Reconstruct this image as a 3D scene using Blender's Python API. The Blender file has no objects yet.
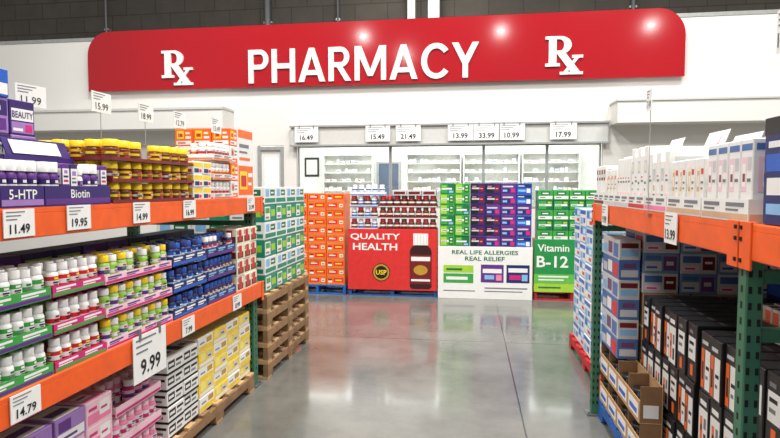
import bpy, bmesh, math, random
from mathutils import Vector
random.seed(4)
scene = bpy.context.scene
COL = scene.collection
PI = math.pi
try:
    scene.view_settings.view_transform = 'Standard'
    scene.view_settings.look = 'None'
except Exception:
    pass

# ------------------------------------------------------------------ materials
def lin(c):
    return tuple(((x/255)/12.92 if x/255 <= .04045 else ((x/255+.055)/1.055)**2.4) for x in c)
MC = {}
def mat(name, col, rough=.5, metal=0., var=.10, scale=14., emit=0., coat=0.):
    if name in MC: return MC[name]
    m = bpy.data.materials.new(name); m.use_nodes = True
    nt = m.node_tree; b = nt.nodes['Principled BSDF']
    c = lin(col)
    tc = nt.nodes.new('ShaderNodeTexCoord'); no = nt.nodes.new('ShaderNodeTexNoise')
    no.inputs['Scale'].default_value = scale; no.inputs['Detail'].default_value = 2
    nt.links.new(tc.outputs['Object'], no.inputs['Vector'])
    r = nt.nodes.new('ShaderNodeValToRGB')
    r.color_ramp.elements[0].position = .3; r.color_ramp.elements[1].position = .7
    r.color_ramp.elements[0].color = tuple(x*(1-var) for x in c)+(1,)
    r.color_ramp.elements[1].color = tuple(min(1, x*(1+var*.5)) for x in c)+(1,)
    nt.links.new(no.outputs['Fac'], r.inputs['Fac'])
    nt.links.new(r.outputs['Color'], b.inputs['Base Color'])
    b.inputs['Roughness'].default_value = rough
    b.inputs['Metallic'].default_value = metal
    if coat: b.inputs['Coat Weight'].default_value = coat; b.inputs['Coat Roughness'].default_value = .012
    if emit:
        nt.links.new(r.outputs['Color'], b.inputs['Emission Color'])
        b.inputs['Emission Strength'].default_value = emit
    MC[name] = m
    return m
def block_mat(name, c1, c2, mortar, bw, bh, ms, axes='XZ', rough=.8, off=.5, shift=(0,0), noise=0, rvar=None):
    m = bpy.data.materials.new(name); m.use_nodes = True
    nt = m.node_tree; b = nt.nodes['Principled BSDF']; N = nt.nodes.new; L = nt.links.new
    tc = N('ShaderNodeTexCoord'); sp = N('ShaderNodeSeparateXYZ'); L(tc.outputs['Object'], sp.inputs[0])
    cb = N('ShaderNodeCombineXYZ')
    ax = N('ShaderNodeMath'); ax.operation = 'ADD'; ax.inputs[1].default_value = shift[0]+400*bw
    ay = N('ShaderNodeMath'); ay.operation = 'ADD'; ay.inputs[1].default_value = shift[1]+400*bh
    L(sp.outputs[axes[0]], ax.inputs[0]); L(sp.outputs[axes[1]], ay.inputs[0])
    L(ax.outputs[0], cb.inputs[0]); L(ay.outputs[0], cb.inputs[1])
    br = N('ShaderNodeTexBrick'); br.offset = off
    br.inputs['Scale'].default_value = 1; br.inputs['Brick Width'].default_value = bw; br.inputs['Row Height'].default_value = bh
    br.inputs['Mortar Size'].default_value = ms; br.inputs['Mortar Smooth'].default_value = .1
    br.inputs['Color1'].default_value = lin(c1)+(1,); br.inputs['Color2'].default_value = lin(c2)+(1,)
    br.inputs['Mortar'].default_value = lin(mortar)+(1,)
    L(cb.outputs[0], br.inputs['Vector'])
    no = N('ShaderNodeTexNoise'); no.inputs['Scale'].default_value = 1.6; no.inputs['Detail'].default_value = 8; no.inputs['Roughness'].default_value = .68
    L(tc.outputs['Object'], no.inputs['Vector'])
    mx = N('ShaderNodeMix'); mx.data_type = 'RGBA'; mx.blend_type = 'MULTIPLY'; mx.inputs[0].default_value = 1
    rp = N('ShaderNodeValToRGB'); rp.color_ramp.elements[0].position = .36; rp.color_ramp.elements[1].position = .64
    rp.color_ramp.elements[0].color = (1-noise,)*3+(1,); rp.color_ramp.elements[1].color = (1,1,1,1)
    L(no.outputs['Fac'], rp.inputs['Fac']); L(br.outputs['Color'], mx.inputs[6]); L(rp.outputs['Color'], mx.inputs[7])
    L(mx.outputs[2], b.inputs['Base Color'])
    if rvar:
        mr = N('ShaderNodeMapRange'); mr.inputs['From Min'].default_value = .3; mr.inputs['From Max'].default_value = .7
        mr.inputs['To Min'].default_value = rvar[0]; mr.inputs['To Max'].default_value = rvar[1]
        L(no.outputs['Fac'], mr.inputs['Value']); L(mr.outputs[0], b.inputs['Roughness'])
        b.inputs['Coat Weight'].default_value = .18; b.inputs['Coat Roughness'].default_value = .07
    else: b.inputs['Roughness'].default_value = rough
    return m

WHITE = mat('white_print', (234,233,229), .45, var=.03)
CARDW = mat('white_card', (237,237,234), .5, var=.03)
INK = mat('black_ink', (18,18,20), .5, var=.02)
GREYINK = mat('grey_ink', (120,122,125), .6)
ORANGE = mat('rack_orange', (240,94,28), .38)
GREEN = mat('rack_green', (58,112,84), .45)
HOLE = mat('slot_dark', (12,16,14), .8)
STEEL = mat('zinc_steel', (150,152,155), .4, .8)
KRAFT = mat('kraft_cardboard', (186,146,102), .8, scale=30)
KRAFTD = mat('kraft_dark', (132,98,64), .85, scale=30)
WOOD = mat('pallet_wood', (194,158,112), .8, var=.3, scale=9)
WOODD = mat('pallet_wood_dark', (146,112,78), .85, var=.3, scale=9)
BLUEP = mat('pallet_blue', (24,92,170), .6, var=.25)
REDP = mat('pallet_red', (190,36,40), .6, var=.2)
WALLW = mat('wall_white', (224,222,217), .7, var=.04, scale=.7)
BAND = mat('header_grey', (200,200,196), .6, var=.04)
TRIMG = mat('aluminium_trim', (172,174,172), .4, .4)
RED = mat('banner_red', (166,5,22), .10, var=.06, scale=.5, coat=.7)
PURPLE = mat('purple', (96,46,132), .4)
DPURPLE = mat('deep_purple', (54,32,104), .4)
VIOLET = mat('violet', (158,120,186), .45)
NAVY = mat('navy', (26,40,104), .4)
BLUE = mat('blue', (36,92,190), .4)
SKYB = mat('sky_blue', (136,186,228), .45)
GRN = mat('label_green', (60,160,68), .4)
LIME = mat('lime', (162,204,60), .4)
DGRN = mat('deep_green', (18,110,66), .4)
TEAL = mat('teal', (26,138,112), .4)
REDC = mat('carton_red', (210,34,46), .4)
MAROON = mat('maroon', (116,28,30), .35)
MAGENTA = mat('magenta', (204,38,118), .4)
PINK = mat('pink', (238,130,168), .45)
PALEPINK = mat('pale_pink', (242,200,212), .5)
YEL = mat('yellow', (250,212,30), .35)
PALEY = mat('pale_yellow', (244,228,134), .45)
ORG = mat('carton_orange', (240,106,28), .4)
BLACK = mat('carton_black', (24,24,26), .4)
CHAR = mat('charcoal', (44,44,48), .5)
LGREY = mat('light_grey', (200,201,202), .5)
BROWN = mat('brown', (98,56,36), .35)
AMBER = mat('amber', (124,54,22), .25)
TAN = mat('tan_print', (206,170,140), .5)
GOLD = mat('gold', (206,160,60), .35, .3)
CREAM = mat('cream', (236,227,203), .5)
PLASTW = mat('white_plastic', (237,236,233), .3, var=.02)
PLUM = mat('plum', (112,66,112), .45)
STBL = mat('steel_blue', (76,112,170), .45)

# ------------------------------------------------------------------ mesh builder
TC = {}
def text_geo(s, bold, ext):
    k = (s, bold, ext)
    if k in TC: return TC[k]
    cu = bpy.data.curves.new('t', 'FONT'); cu.body = s; cu.size = 1; cu.resolution_u = 2
    cu.offset = bold; cu.extrude = ext
    o = bpy.data.objects.new('t', cu); COL.objects.link(o)
    dg = bpy.context.evaluated_depsgraph_get(); dg.update()
    me = bpy.data.meshes.new_from_object(o.evaluated_get(dg))
    vs = [tuple(v.co) for v in me.vertices]; fs = [tuple(p.vertices) for p in me.polygons]
    bpy.data.objects.remove(o); bpy.data.curves.remove(cu); bpy.data.meshes.remove(me)
    x0 = min(v[0] for v in vs); x1 = max(v[0] for v in vs); y0 = min(v[1] for v in vs); y1 = max(v[1] for v in vs)
    TC[k] = (vs, fs, x0, x1, y0, y1)
    return TC[k]
class MB:
    def __init__(s): s.v=[]; s.f=[]; s.m=[]; s.sm=[]; s.mats=[]
    def add(s, vs, fs, m, smooth=False):
        if m not in s.mats: s.mats.append(m)
        i = s.mats.index(m); n = len(s.v)
        s.v += [tuple(v) for v in vs]
        for f in fs: s.f.append(tuple(n+k for k in f)); s.m.append(i); s.sm.append(smooth)
    def box(s, x0,x1,y0,y1,z0,z1, m, b=0):
        if b <= 0:
            vs = [(x,y,z) for z in (z0,z1) for y in (y0,y1) for x in (x0,x1)]
            s.add(vs, [(0,2,3,1),(4,5,7,6),(0,1,5,4),(2,6,7,3),(0,4,6,2),(1,3,7,5)], m); return
        c = ((x0+x1)/2,(y0+y1)/2,(z0+z1)/2); h = ((x1-x0)/2,(y1-y0)/2,(z1-z0)/2)
        idx = {}; vs = []
        for sx in (-1,1):
            for sy in (-1,1):
                for sz in (-1,1):
                    sg = (sx,sy,sz)
                    for a in range(3):
                        idx[(sg,a)] = len(vs)
                        vs.append(tuple(c[k]+sg[k]*(h[k] if k==a else h[k]-b) for k in range(3)))
        fs = []
        for a in range(3):
            p, q = [k for k in range(3) if k != a]
            for sa in (-1,1):
                loop = []
                for sp_, sq in ((-1,-1),(1,-1),(1,1),(-1,1)):
                    sg=[0,0,0]; sg[a]=sa; sg[p]=sp_; sg[q]=sq; loop.append(idx[(tuple(sg),a)])
                fs.append(tuple(loop))
            for sp_ in (-1,1):
                for sq in (-1,1):
                    s1=[0,0,0]; s1[a]=-1; s1[p]=sp_; s1[q]=sq; s2=list(s1); s2[a]=1
                    s1=tuple(s1); s2=tuple(s2)
                    fs.append((idx[(s1,p)],idx[(s2,p)],idx[(s2,q)],idx[(s1,q)]))
        for sx in (-1,1):
            for sy in (-1,1):
                for sz in (-1,1):
                    sg=(sx,sy,sz); fs.append((idx[(sg,0)],idx[(sg,1)],idx[(sg,2)]))
        s.add(vs, fs, m)
    def lathe(s, prof, m, n=14, cx=0, cy=0, sy=1., cap=True):
        vs=[]; fs=[]
        for r,z in prof:
            for k in range(n):
                a=2*PI*k/n; vs.append((cx+r*math.cos(a), cy+sy*r*math.sin(a), z))
        for i in range(len(prof)-1):
            for k in range(n):
                k2=(k+1)%n; fs.append((i*n+k,i*n+k2,(i+1)*n+k2,(i+1)*n+k))
        s.add(vs, fs, m, True)
        if cap:
            t=(len(prof)-1)*n
            s.add(vs[:n],[tuple(range(n))[::-1]],m); s.add(vs[t:],[tuple(range(n))],m)
    def arc(s, r, z0, z1, a0, a1, m, n=3, sy=1.):
        vs=[]
        for k in range(n+1):
            a=a0+(a1-a0)*k/n
            for z in (z0,z1): vs.append((r*math.cos(a), sy*r*math.sin(a), z))
        s.add(vs,[(2*k,2*k+2,2*k+3,2*k+1) for k in range(n)],m,True)
    def bar(s, p0, p1, w, m, n=4):
        p0=Vector(p0); p1=Vector(p1); d=(p1-p0).normalized()
        up=Vector((0,0,1)) if abs(d.z)<.9 else Vector((1,0,0))
        a=d.cross(up).normalized(); b=a.cross(d)
        vs=[]
        for p in (p0,p1):
            for k in range(n):
                t=2*PI*(k+.5)/n; vs.append(p+(a*math.cos(t)+b*math.sin(t))*w)
        fs=[(k,(k+1)%n,n+(k+1)%n,n+k) for k in range(n)]+[tuple(range(n))[::-1],tuple(range(n,2*n))]
        s.add(vs,fs,m,n>6)
    def prism(s, poly, y0, y1, m):
        n=len(poly); vs=[(x,y0,z) for x,z in poly]+[(x,y1,z) for x,z in poly]
        s.add(vs,[tuple(range(n)),tuple(range(n,2*n))[::-1]]+[(k,(k+1)%n,n+(k+1)%n,n+k) for k in range(n)],m)
    def prismx(s, poly, x0, x1, m):
        n=len(poly); vs=[(x0,y,z) for y,z in poly]+[(x1,y,z) for y,z in poly]
        s.add(vs,[tuple(range(n)),tuple(range(n,2*n))[::-1]]+[(k,(k+1)%n,n+(k+1)%n,n+k) for k in range(n)],m)
    def text(s, st, pos, h, m, w=None, maxw=None, face='F', bold=.0, ext=0., align='C'):
        vs,fs,x0,x1,y0,y1=text_geo(st,bold,ext)
        k=h/(y1-y0); kx=k
        if w: kx=w/(x1-x0)
        if maxw and (x1-x0)*kx>maxw: kx=maxw/(x1-x0)
        cx=(x0+x1)/2 if align=='C' else x0
        U,V,W={'F':((1,0,0),(0,0,1),(0,-1,0)),'T':((1,0,0),(0,1,0),(0,0,1)),'L':((0,-1,0),(0,0,1),(-1,0,0)),'R':((0,1,0),(0,0,1),(1,0,0))}[face]
        out=[]
        for x,y,z in vs:
            a=(x-cx)*kx; b=(y-(y0+y1)/2)*k; c=z*k
            out.append(tuple(pos[i]+U[i]*a+V[i]*b+W[i]*c for i in range(3)))
        s.add(out,fs,m)
    def mesh(s, name):
        me=bpy.data.meshes.new(name); me.from_pydata(s.v,[],s.f)
        for m in s.mats: me.materials.append(m)
        me.polygons.foreach_set('material_index', s.m); me.polygons.foreach_set('use_smooth', s.sm)
        bm=bmesh.new(); bm.from_mesh(me); bmesh.ops.recalc_face_normals(bm, faces=bm.faces); bm.to_mesh(me); bm.free()
        me.update(); return me

# ------------------------------------------------------------------ object helpers
def mk(name, data, parent=None, loc=(0,0,0), rz=0):
    o=bpy.data.objects.new(name,data); COL.objects.link(o)
    o.location=loc; o.rotation_euler=(0,0,rz)
    if parent: o.parent=parent
    return o
def tag(o, label=None, cat=None, group=None, kind=None):
    if label:
        if len(label.split())>16: print('LONG LABEL', label)
        o['label']=label
    if cat: o['category']=cat
    if group: o['group']=group
    if kind: o['kind']=kind
    return o
def thing(name, parts, loc, rz, label, cat, group=None):
    if len(parts)==1 and len(parts[0])==2:
        o=mk(name,parts[0][1],None,loc,rz)
    else:
        o=mk(name,None,None,loc,rz); o.empty_display_size=.05
        for p in parts:
            c=mk(p[0],p[1],o)
            if len(p)>2:
                for q in p[2]: mk(q[0],q[1],c)
    return tag(o,label,cat,group)
def struct(name, mb, parent=None):
    o=mk(name,mb.mesh(name),parent)
    if not parent: o['kind']='structure'
    return o
ORDW=['first','second','third','fourth','fifth','sixth','seventh','eighth','ninth','tenth','eleventh','twelfth','thirteenth','fourteenth','fifteenth']
class Fr:
    def __init__(s, side, ox, oy=0): s.side=side; s.ox=ox; s.oy=oy; s.rz={'L':PI/2,'R':-PI/2,'B':0}[side]
    def p(s,u,v,z):
        if s.side=='L': return (s.ox-v, s.oy+u, z)
        if s.side=='R': return (s.ox+v, s.oy+u, z)
        return (s.ox+u, s.oy+v, z)

def carton(w,d,h,base,prints=(),texts=(),b=.003,name='carton'):
    m=MB(); m.box(-w/2,w/2,-d/2,d/2,0,h,base,b)
    for i,pr in enumerate(prints):
        faces,u0,u1,v0,v1,mt=pr[:6]; e=.0005+.0001*i
        for f in faces:
            if f=='F': m.box(-w/2+u0*w,-w/2+u1*w,-d/2-e,-d/2+.0004,v0*h,v1*h,mt)
            elif f=='T': m.box(-w/2+u0*w,-w/2+u1*w,-d/2+v0*d,-d/2+v1*d,h-.0004,h+e,mt)
            elif f=='L': m.box(-w/2-e,-w/2+.0004,d/2-u1*d,d/2-u0*d,v0*h,v1*h,mt)
            elif f=='R': m.box(w/2-.0004,w/2+e,-d/2+u0*d,-d/2+u1*d,v0*h,v1*h,mt)
    e=.0018
    for faces,st,uc,vc,hf,wf,mt in texts:
        for f in faces:
            if f=='F': pos=(-w/2+uc*w,-d/2-e,vc*h); W=w
            elif f=='L': pos=(-w/2-e,d/2-uc*d,vc*h); W=d
            elif f=='R': pos=(w/2+e,-d/2+uc*d,vc*h); W=d
            else: pos=(-w/2+uc*w,0,h+e); W=w
            m.text(st,pos,hf*h,mt,maxw=wf*W,face=f,bold=.01)
    return m.mesh(name)

def bottle(r,h,bodym,labelm,capm,caph=.2,label2=None,ink=None,patch=None,n=14,capr=.8,one=False,sy=1.):
    sh=h*(1-caph)
    b=MB(); b.lathe([(r*.93,0),(r,.003),(r,sh*.80),(r*.9,sh*.88),(r*.62,sh*.95),(r*.62,sh)],bodym,n,sy=sy)
    l=b if one else MB()
    l.lathe([(r*1.015,sh*.10),(r*1.015,sh*.76)],labelm,n,sy=sy,cap=False)
    if label2: l.lathe([(r*1.03,sh*.42),(r*1.03,sh*.60)],label2,n,sy=sy,cap=False)
    if ink:
        for a in (-PI/2,PI/6,5*PI/6):
            l.arc(r*1.05,sh*.50,sh*.56,a-.5,a+.5,ink,sy=sy)
            l.arc(r*1.05,sh*.44,sh*.47,a-.4,a+.3,ink,sy=sy)
            l.arc(r*1.05,sh*.64,sh*.72,a-.35,a+.35,patch or ink,sy=sy)
            l.arc(r*1.05,sh*.16,sh*.34,a-.3,a+.35,patch or ink,sy=sy)
    c=b if one else MB()
    c.lathe([(r*capr,sh*.955),(r*capr,h*.985),(r*capr*.92,h)],capm,n,sy=sy)
    if one: return [('bottle',b.mesh('bottle'))]
    return [('body',b.mesh('bottle_body')),('label',l.mesh('bottle_label')),('cap',c.mesh('bottle_cap'))]

TR={}
def tray_parts(W,D,lip,base,stripe=None,text=None,tm=None,back=None,bars=None,flap=None):
    k=(round(W,4),round(D,4),lip,base.name,stripe.name if stripe else '',text,back,bars.name if bars else '',flap.name if flap else '')
    if k in TR: return TR[k]
    m=MB(); t=.003
    m.box(-W/2,W/2,-D/2,D/2,0,t,base)
    m.box(-W/2,W/2,-D/2,-D/2+t,t,lip,base)
    m.box(-W/2,-W/2+t,-D/2+t,D/2,t,lip,base); m.box(W/2-t,W/2,-D/2+t,D/2,t,lip,base)
    m.box(-W/2+t,W/2-t,D/2-t,D/2,t,back or lip,base)
    if stripe:
        m.box(-W/2+.004,W/2-.004,-D/2-.0008,-D/2+.001,lip*.08,lip*.36,stripe)
        m.box(-W/2-.0008,-W/2+.001,-D/2+.004,D/2-.004,lip*.08,lip*.36,stripe)
        m.box(W/2-.001,W/2+.0008,-D/2+.004,D/2-.004,lip*.08,lip*.36,stripe)
    if bars:
        n=max(2,int(W/.13))
        for i in range(n):
            a=-W/2+W*(i+.12)/n; b=a+W/n*.72
            m.box(a,b,-D/2-.0008,-D/2+.001,lip*.66,lip*.84,bars); m.box(a,a+(b-a)*.7,-D/2-.0008,-D/2+.001,lip*.46,lip*.56,bars)
    if text: m.text(text,(0,-D/2-.0015,lip*.6),lip*.45,tm or WHITE,maxw=W*.84,bold=.012)
    parts=[('tray',m.mesh('tray'))]
    if back and flap:
        f=MB(); y=D/2-t
        f.prismx([(y,back-.005),(y+.004,back-.005),(y+.034,back+.07),(y+.030,back+.07)],-W/2+.02,W/2-.02,base)
        f.prismx([(y-.001,back+.008),(y+.002,back+.008),(y+.026,back+.062),(y+.023,back+.062)],-W/2+.05,W/2-.08,flap)
        parts.append(('flap',f.mesh('flap')))
    TR[k]=parts; return parts

def tiers(fr,u0,u1,v0,z0,nt,pitch,kind,name,cat,dp,cols,rows,base,stripe,lip,desc,traydesc,group,end='camera end',text=None,jit=.35,tm=None,toprows=True,side=False,back=None,bars=None,flap=None,miss=0.):
    W=u1-u0; D=rows*dp+.014
    for t in range(nt):
        z=z0+t*pitch; tn='top' if t==nt-1 else ('bottom' if t==0 else 'middle')
        if nt==1: tn='single'
        thing('display_tray',tray_parts(W,D,lip,base,stripe,text,tm,back,bars,flap),fr.p((u0+u1)/2,v0+D/2,z),fr.rz,
              f'{traydesc}, {tn} tier' if nt>1 else traydesc,'tray',group+' trays')
        for r in range(rows):
            for c in range(cols):
                if r>0 and not ((toprows and t==nt-1) or (side and c==0)): continue
                if miss and t==nt-1 and r==0 and random.random()<miss: continue
                u=u0+.007+(c+.5)*(W-.014)/cols+random.uniform(-.0025,.0025)*(1 if jit>.1 else 0); v=v0+.007+(r+.5)*dp+random.uniform(-.003,.002)*(1 if jit>.1 else 0)
                kd=kind[(c*3+r+t)%len(kind)] if isinstance(kind[0],list) else kind
                rn='front' if r==0 else ORDW[r]
                tt=f', {tn} tier' if nt>1 else ''
                thing(name,kd,fr.p(u,v,z+.003),fr.rz+(random.uniform(-jit,jit) if jit else 0),
                      f'{desc}{tt}, {ORDW[c]} from {end}, {rn} row',cat,group)
def stack(fr,u0,v0,z0,cols,rows,lays,w,d,h,kinds,name,cat,desc,group,end='camera end',full=False,side=False,desc_by=None,out=.008):
    for k in range(lays):
        for r in range(rows):
            for c in range(cols):
                if not full and r>0 and not (side and c==0): continue
                me=kinds(c,r,k) if callable(kinds) else kinds
                ds=desc_by(c,r,k) if desc_by else desc
                rn='' if rows==1 else (', front row' if r==0 else f', {ORDW[r]} row')
                cn='' if cols==1 else f', {ORDW[c]} from {end}'
                ln='' if lays==1 else f', {ORDW[k]} layer up'
                jv=-random.uniform(0,out) if r==0 else 0
                thing(name,[(name,me)],fr.p(u0+(c+.5)*w,v0+(r+.5)*d+jv,z0+k*h),fr.rz,
                      f'{ds}{ln}{cn}{rn}',cat,group)

# ------------------------------------------------------------------ setting
fl=MB(); fl.box(-16,10,-3,16,-.1,0,block_mat('polished_concrete',(122,121,116),(116,115,110),(62,61,57),4.2,3.6,.006,'XY',off=0,shift=(-.36,-2.05),noise=.34,rvar=(.11,.22)))
struct('floor',fl)
WY=9.6
w=MB()
w.box(-12,-3.75,WY,WY+.12,0,4.25,WALLW); w.box(-3.75,2.14,WY,WY+.12,2.3,4.25,WALLW); w.box(2.14,8,WY,WY+.12,0,4.25,WALLW)
w.box(-3.27,-3.04,WY,WY+.12,0,2.3,WALLW); w.box(-3.04,2.14,WY,WY+.12,0,1.2,WALLW)
w.box(-12,8,WY-.01,WY+.13,4.25,4.31,TRIMG)
struct('wall_back',w)
s=MB(); s.box(-9.5,-4.2,9.15,WY,2.58,2.90,WALLW); s.box(-9.52,-4.18,9.13,WY,2.90,2.94,BAND); struct('trim_1',s)
s=MB(); s.box(2.25,8,9.15,WY,2.56,2.89,WALLW); s.box(2.23,8,9.13,WY,2.89,2.92,BAND); struct('trim_2',s)
s=MB(); s.box(-3.1,2.2,9.5,WY,2.29,2.60,BAND); s.box(-3.12,2.22,9.46,WY,2.60,2.63,TRIMG); s.box(-3.12,2.22,9.47,9.52,2.27,2.30,TRIMG); struct('trim_3',s)
blk=block_mat('dark_block',(84,78,71),(90,84,76),(64,60,55),.8,.4,.012,'XZ',noise=.2)
s=MB(); s.box(-16,10,13.6,13.8,0,9,blk); struct('wall_outer',s)
for i,(x,wd,lb) in enumerate([(-1.38,.17,'white steel column above the sign, left one of the close pair'),(-.86,.26,'white steel column above the sign, wider right one of the pair')]):
    m=MB(); m.box(x-wd/2,x-wd/2+.03,13.1,13.4,.02,8.5,WALLW); m.box(x+wd/2-.03,x+wd/2,13.1,13.4,.02,8.5,WALLW); m.box(x-wd/2+.03,x+wd/2-.03,13.12,13.18,.02,8.5,WALLW)
    p=MB(); p.box(x-.2,x+.2,13.05,13.45,0,.02,STEEL)
    thing('steel_column',[('shaft',m.mesh('shaft')),('base_plate',p.mesh('bp'))],(0,0,0),0,lb,'column','white steel columns')
for x,r,lb in [(-9.3,.03,'thin grey conduit on dark wall above left end of red sign'),(-4.97,.08,'grey pipe on dark wall above the first letters of the sign'),(-3.2,.025,'thin pale conduit on dark wall left of the white columns'),(3.6,.05,'grey downpipe on dark wall above right end of red sign')]:
    m=MB(); m.bar((x,13.49,0),(x,13.49,8.5),r,STEEL,10)
    parts=[('pipe',m.mesh('pipe'))]
    for z in (4.6,5.6,6.6):
        c=MB(); c.box(x-r-.03,x+r+.03,13.48,13.598,z,z+.05,TRIMG); parts.append(('pipe_clamp',c.mesh('clamp')))
    thing('wall_pipe',parts,(0,0,0),0,lb,'pipe','wall pipes')
m=MB(); m.box(.3,3.4,13.40,13.52,6.05,6.12,STEEL); m.box(.3,3.4,13.40,13.41,6.12,6.2,STEEL)
parts=[('rail',m.mesh('ct'))]
for x in (.5,1.5,2.5,3.2): b=MB(); b.box(x,x+.04,13.42,13.598,5.98,6.05,TRIMG); parts.append(('bracket',b.mesh('bk')))
thing('cable_tray',parts,(0,0,0),0,'horizontal grey cable tray on dark wall above right half of sign','cable tray')

# pharmacy room behind windows
RW=mat('room_white',(240,240,236),.7,var=.03)
s=MB(); s.box(-4.2,3.2,12.6,12.7,0,2.9,RW); struct('wall_inner_back',s)
s=MB(); s.box(-4.3,-4.2,WY+.12,12.7,0,2.9,RW); struct('wall_inner_left',s)
s=MB(); s.box(3.2,3.3,WY+.12,12.7,0,2.9,RW); struct('wall_inner_right',s)
s=MB(); s.box(-4.3,3.3,WY+.12,12.7,2.9,2.96,RW); struct('ceiling',s)
LAMP=mat('lamp_panel',(255,252,244),.5,emit=3.5,var=.01)
for i,(x,y) in enumerate([(-3.3,11.2),(-1.7,11.2),(-.1,11.2),(1.5,11.2)]):
    f=MB(); f.box(-.62,.62,-.32,.32,2.87,2.9,TRIMG); d=MB(); d.box(-.58,.58,-.28,.28,2.862,2.871,LAMP)
    thing('ceiling_light',[('frame',f.mesh('f')),('diffuser',d.mesh('d'))],(x,y,0),0,f'flat square lit ceiling panel inside pharmacy, {ORDW[i]} from left','light','pharmacy ceiling lights')
gm=bpy.data.materials.new('window_glass'); gm.use_nodes=True; nt=gm.node_tree; nt.nodes.clear()
o_=nt.nodes.new('ShaderNodeOutputMaterial'); mx=nt.nodes.new('ShaderNodeMixShader'); tr=nt.nodes.new('ShaderNodeBsdfTransparent'); gl=nt.nodes.new('ShaderNodeBsdfGlossy')
gl.inputs['Roughness'].default_value=.03; mx.inputs[0].default_value=.05; tr.inputs[0].default_value=(.96,.99,.975,1)
nt.links.new(tr.outputs[0],mx.inputs[1]); nt.links.new(gl.outputs[0],mx.inputs[2]); nt.links.new(mx.outputs[0],o_.inputs[0])
FRM=mat('window_frame',(160,164,163),.4,.3)
WX=[-3.02,-1.37,.22,1.26,2.12]
for i in range(4):
    a,b=WX[i],WX[i+1]; f=MB(); t=.024
    f.box(a,a+t,WY+.02,WY+.07,1.2,2.29,FRM); f.box(b-t,b,WY+.02,WY+.07,1.2,2.29,FRM)
    f.box(a+t,b-t,WY+.02,WY+.07,1.2,1.24,FRM); f.box(a+t,b-t,WY+.02,WY+.07,2.26,2.29,FRM)
    o=struct(f'window_{i+1}',f)
    g=MB(); g.box(a+t,b-t,WY+.042,WY+.048,1.24,2.26,gm); struct('pane',g,o)
f=MB(); f.box(-3.75,-3.69,WY-.02,WY+.12,0,2.28,TRIMG); f.box(-3.33,-3.27,WY-.02,WY+.12,0,2.28,TRIMG); f.box(-3.69,-3.33,WY-.02,WY+.12,2.22,2.28,TRIMG)
o=struct('door_1',f)
l=MB(); l.box(-3.69,-3.33,WY+.02,WY+.06,.01,1.0,WALLW); l.box(-3.69,-3.64,WY+.02,WY+.06,1.0,2.22,WALLW); l.box(-3.38,-3.33,WY+.02,WY+.06,1.0,2.22,WALLW); l.box(-3.64,-3.38,WY+.02,WY+.06,2.1,2.22,WALLW); struct('door_leaf',l,o)
g=MB(); g.box(-3.64,-3.38,WY+.035,WY+.045,1.0,2.1,gm); struct('door_pane',g,o)
SHB=mat('shelf_beige',(240,239,235),.5)
PALEB=mat('pale_blue',(206,220,232),.5); PALEG=mat('pale_green',(204,222,206),.5); MIDG=mat('mid_grey',(166,170,176),.5)
mw=[.09,.07,.11,.06,.10,.08]
mboxes=[carton(.09,.1,.08,WHITE,[('F',.05,.95,.1,.3,SKYB)]),carton(.07,.1,.07,CREAM,[('F',.1,.9,.5,.8,PALEG)]),carton(.11,.1,.06,WHITE,[('F',.05,.3,.2,.8,REDC)]),carton(.06,.1,.10,PALEB,[('F',.1,.9,.1,.7,WHITE)]),carton(.10,.1,.075,LGREY,[('F',.1,.9,.3,.5,STBL)]),carton(.08,.1,.09,WHITE,[('F',.1,.9,.4,.6,MIDG)])]
for i,(x,y,wd) in enumerate([(-2.72,12.44,1.14),(-.80,12.44,1.2),(.45,12.44,1.2),(1.70,12.44,1.2)]):
    parts=[]
    for a in (-wd/2,wd/2-.02): sd=MB(); sd.box(a,a+.02,-.12,.15,0,2.30,SHB); parts.append(('side_panel',sd.mesh('sd')))
    bk_=MB(); bk_.box(-wd/2+.02,wd/2-.02,.14,.15,0,2.30,SHB); parts.append(('back_panel',bk_.mesh('bk')))
    zs=[1.28+.20*j for j in range(6)]
    for z in [.3,.7,1.05]+zs:
        b=MB(); b.box(-wd/2+.02,wd/2-.02,-.12,.14,z,z+.01,SHB); parts.append(('shelf',b.mesh('sh')))
    thing('pharmacy_shelving',parts,(x,y,0),0,f'pale shelving unit inside pharmacy holding medicine boxes, {ORDW[i]} from left','shelving','pharmacy shelving units')
    for k,z in enumerate([zz+.01 for zz in zs[1:5]]):
        xx=-wd/2+.04; n=0
        while n<14:
            j=random.randrange(6); bw=mw[j]
            if xx+bw>wd/2-.03: break
            if random.random()<.48:
                thing('medicine_box',[('m',mboxes[j])],(x+xx+bw/2,y-.02,z),0,f'small medicine box, {ORDW[k]} visible shelf up, {ORDW[n]} from left, {ORDW[i]} pharmacy unit','box','medicine boxes behind the windows'); n+=1
            xx+=bw+.02
m=MB()
for a in ((-.17,-.13,-.22,.22),(.13,.17,-.22,.22),(-.13,.13,-.22,-.17),(-.13,.13,.17,.22)): m.box(a[0],a[1],-.02,.0,a[2],a[3],BLACK)
p=MB(); p.box(-.13,.13,-.012,0,-.17,.17,WHITE)
thing('picture_frame',[('frame',m.mesh('f')),('picture',p.mesh('p'))],(-3.62,12.6,2.03),0,'small black picture frame on pharmacy inner wall at left','picture')
m=MB(); m.box(-2.1,-2.05,12.54,12.6,0,2.15,TRIMG); m.box(-1.6,-1.55,12.54,12.6,0,2.15,TRIMG); m.box(-2.05,-1.6,12.54,12.6,2.1,2.15,TRIMG); m2=MB(); m2.box(-2.05,-1.6,12.56,12.6,.01,2.1,mat('slate_blue',(76,90,114),.5))
o=struct('door_2',m); struct('door_leaf',m2,o)

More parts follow.
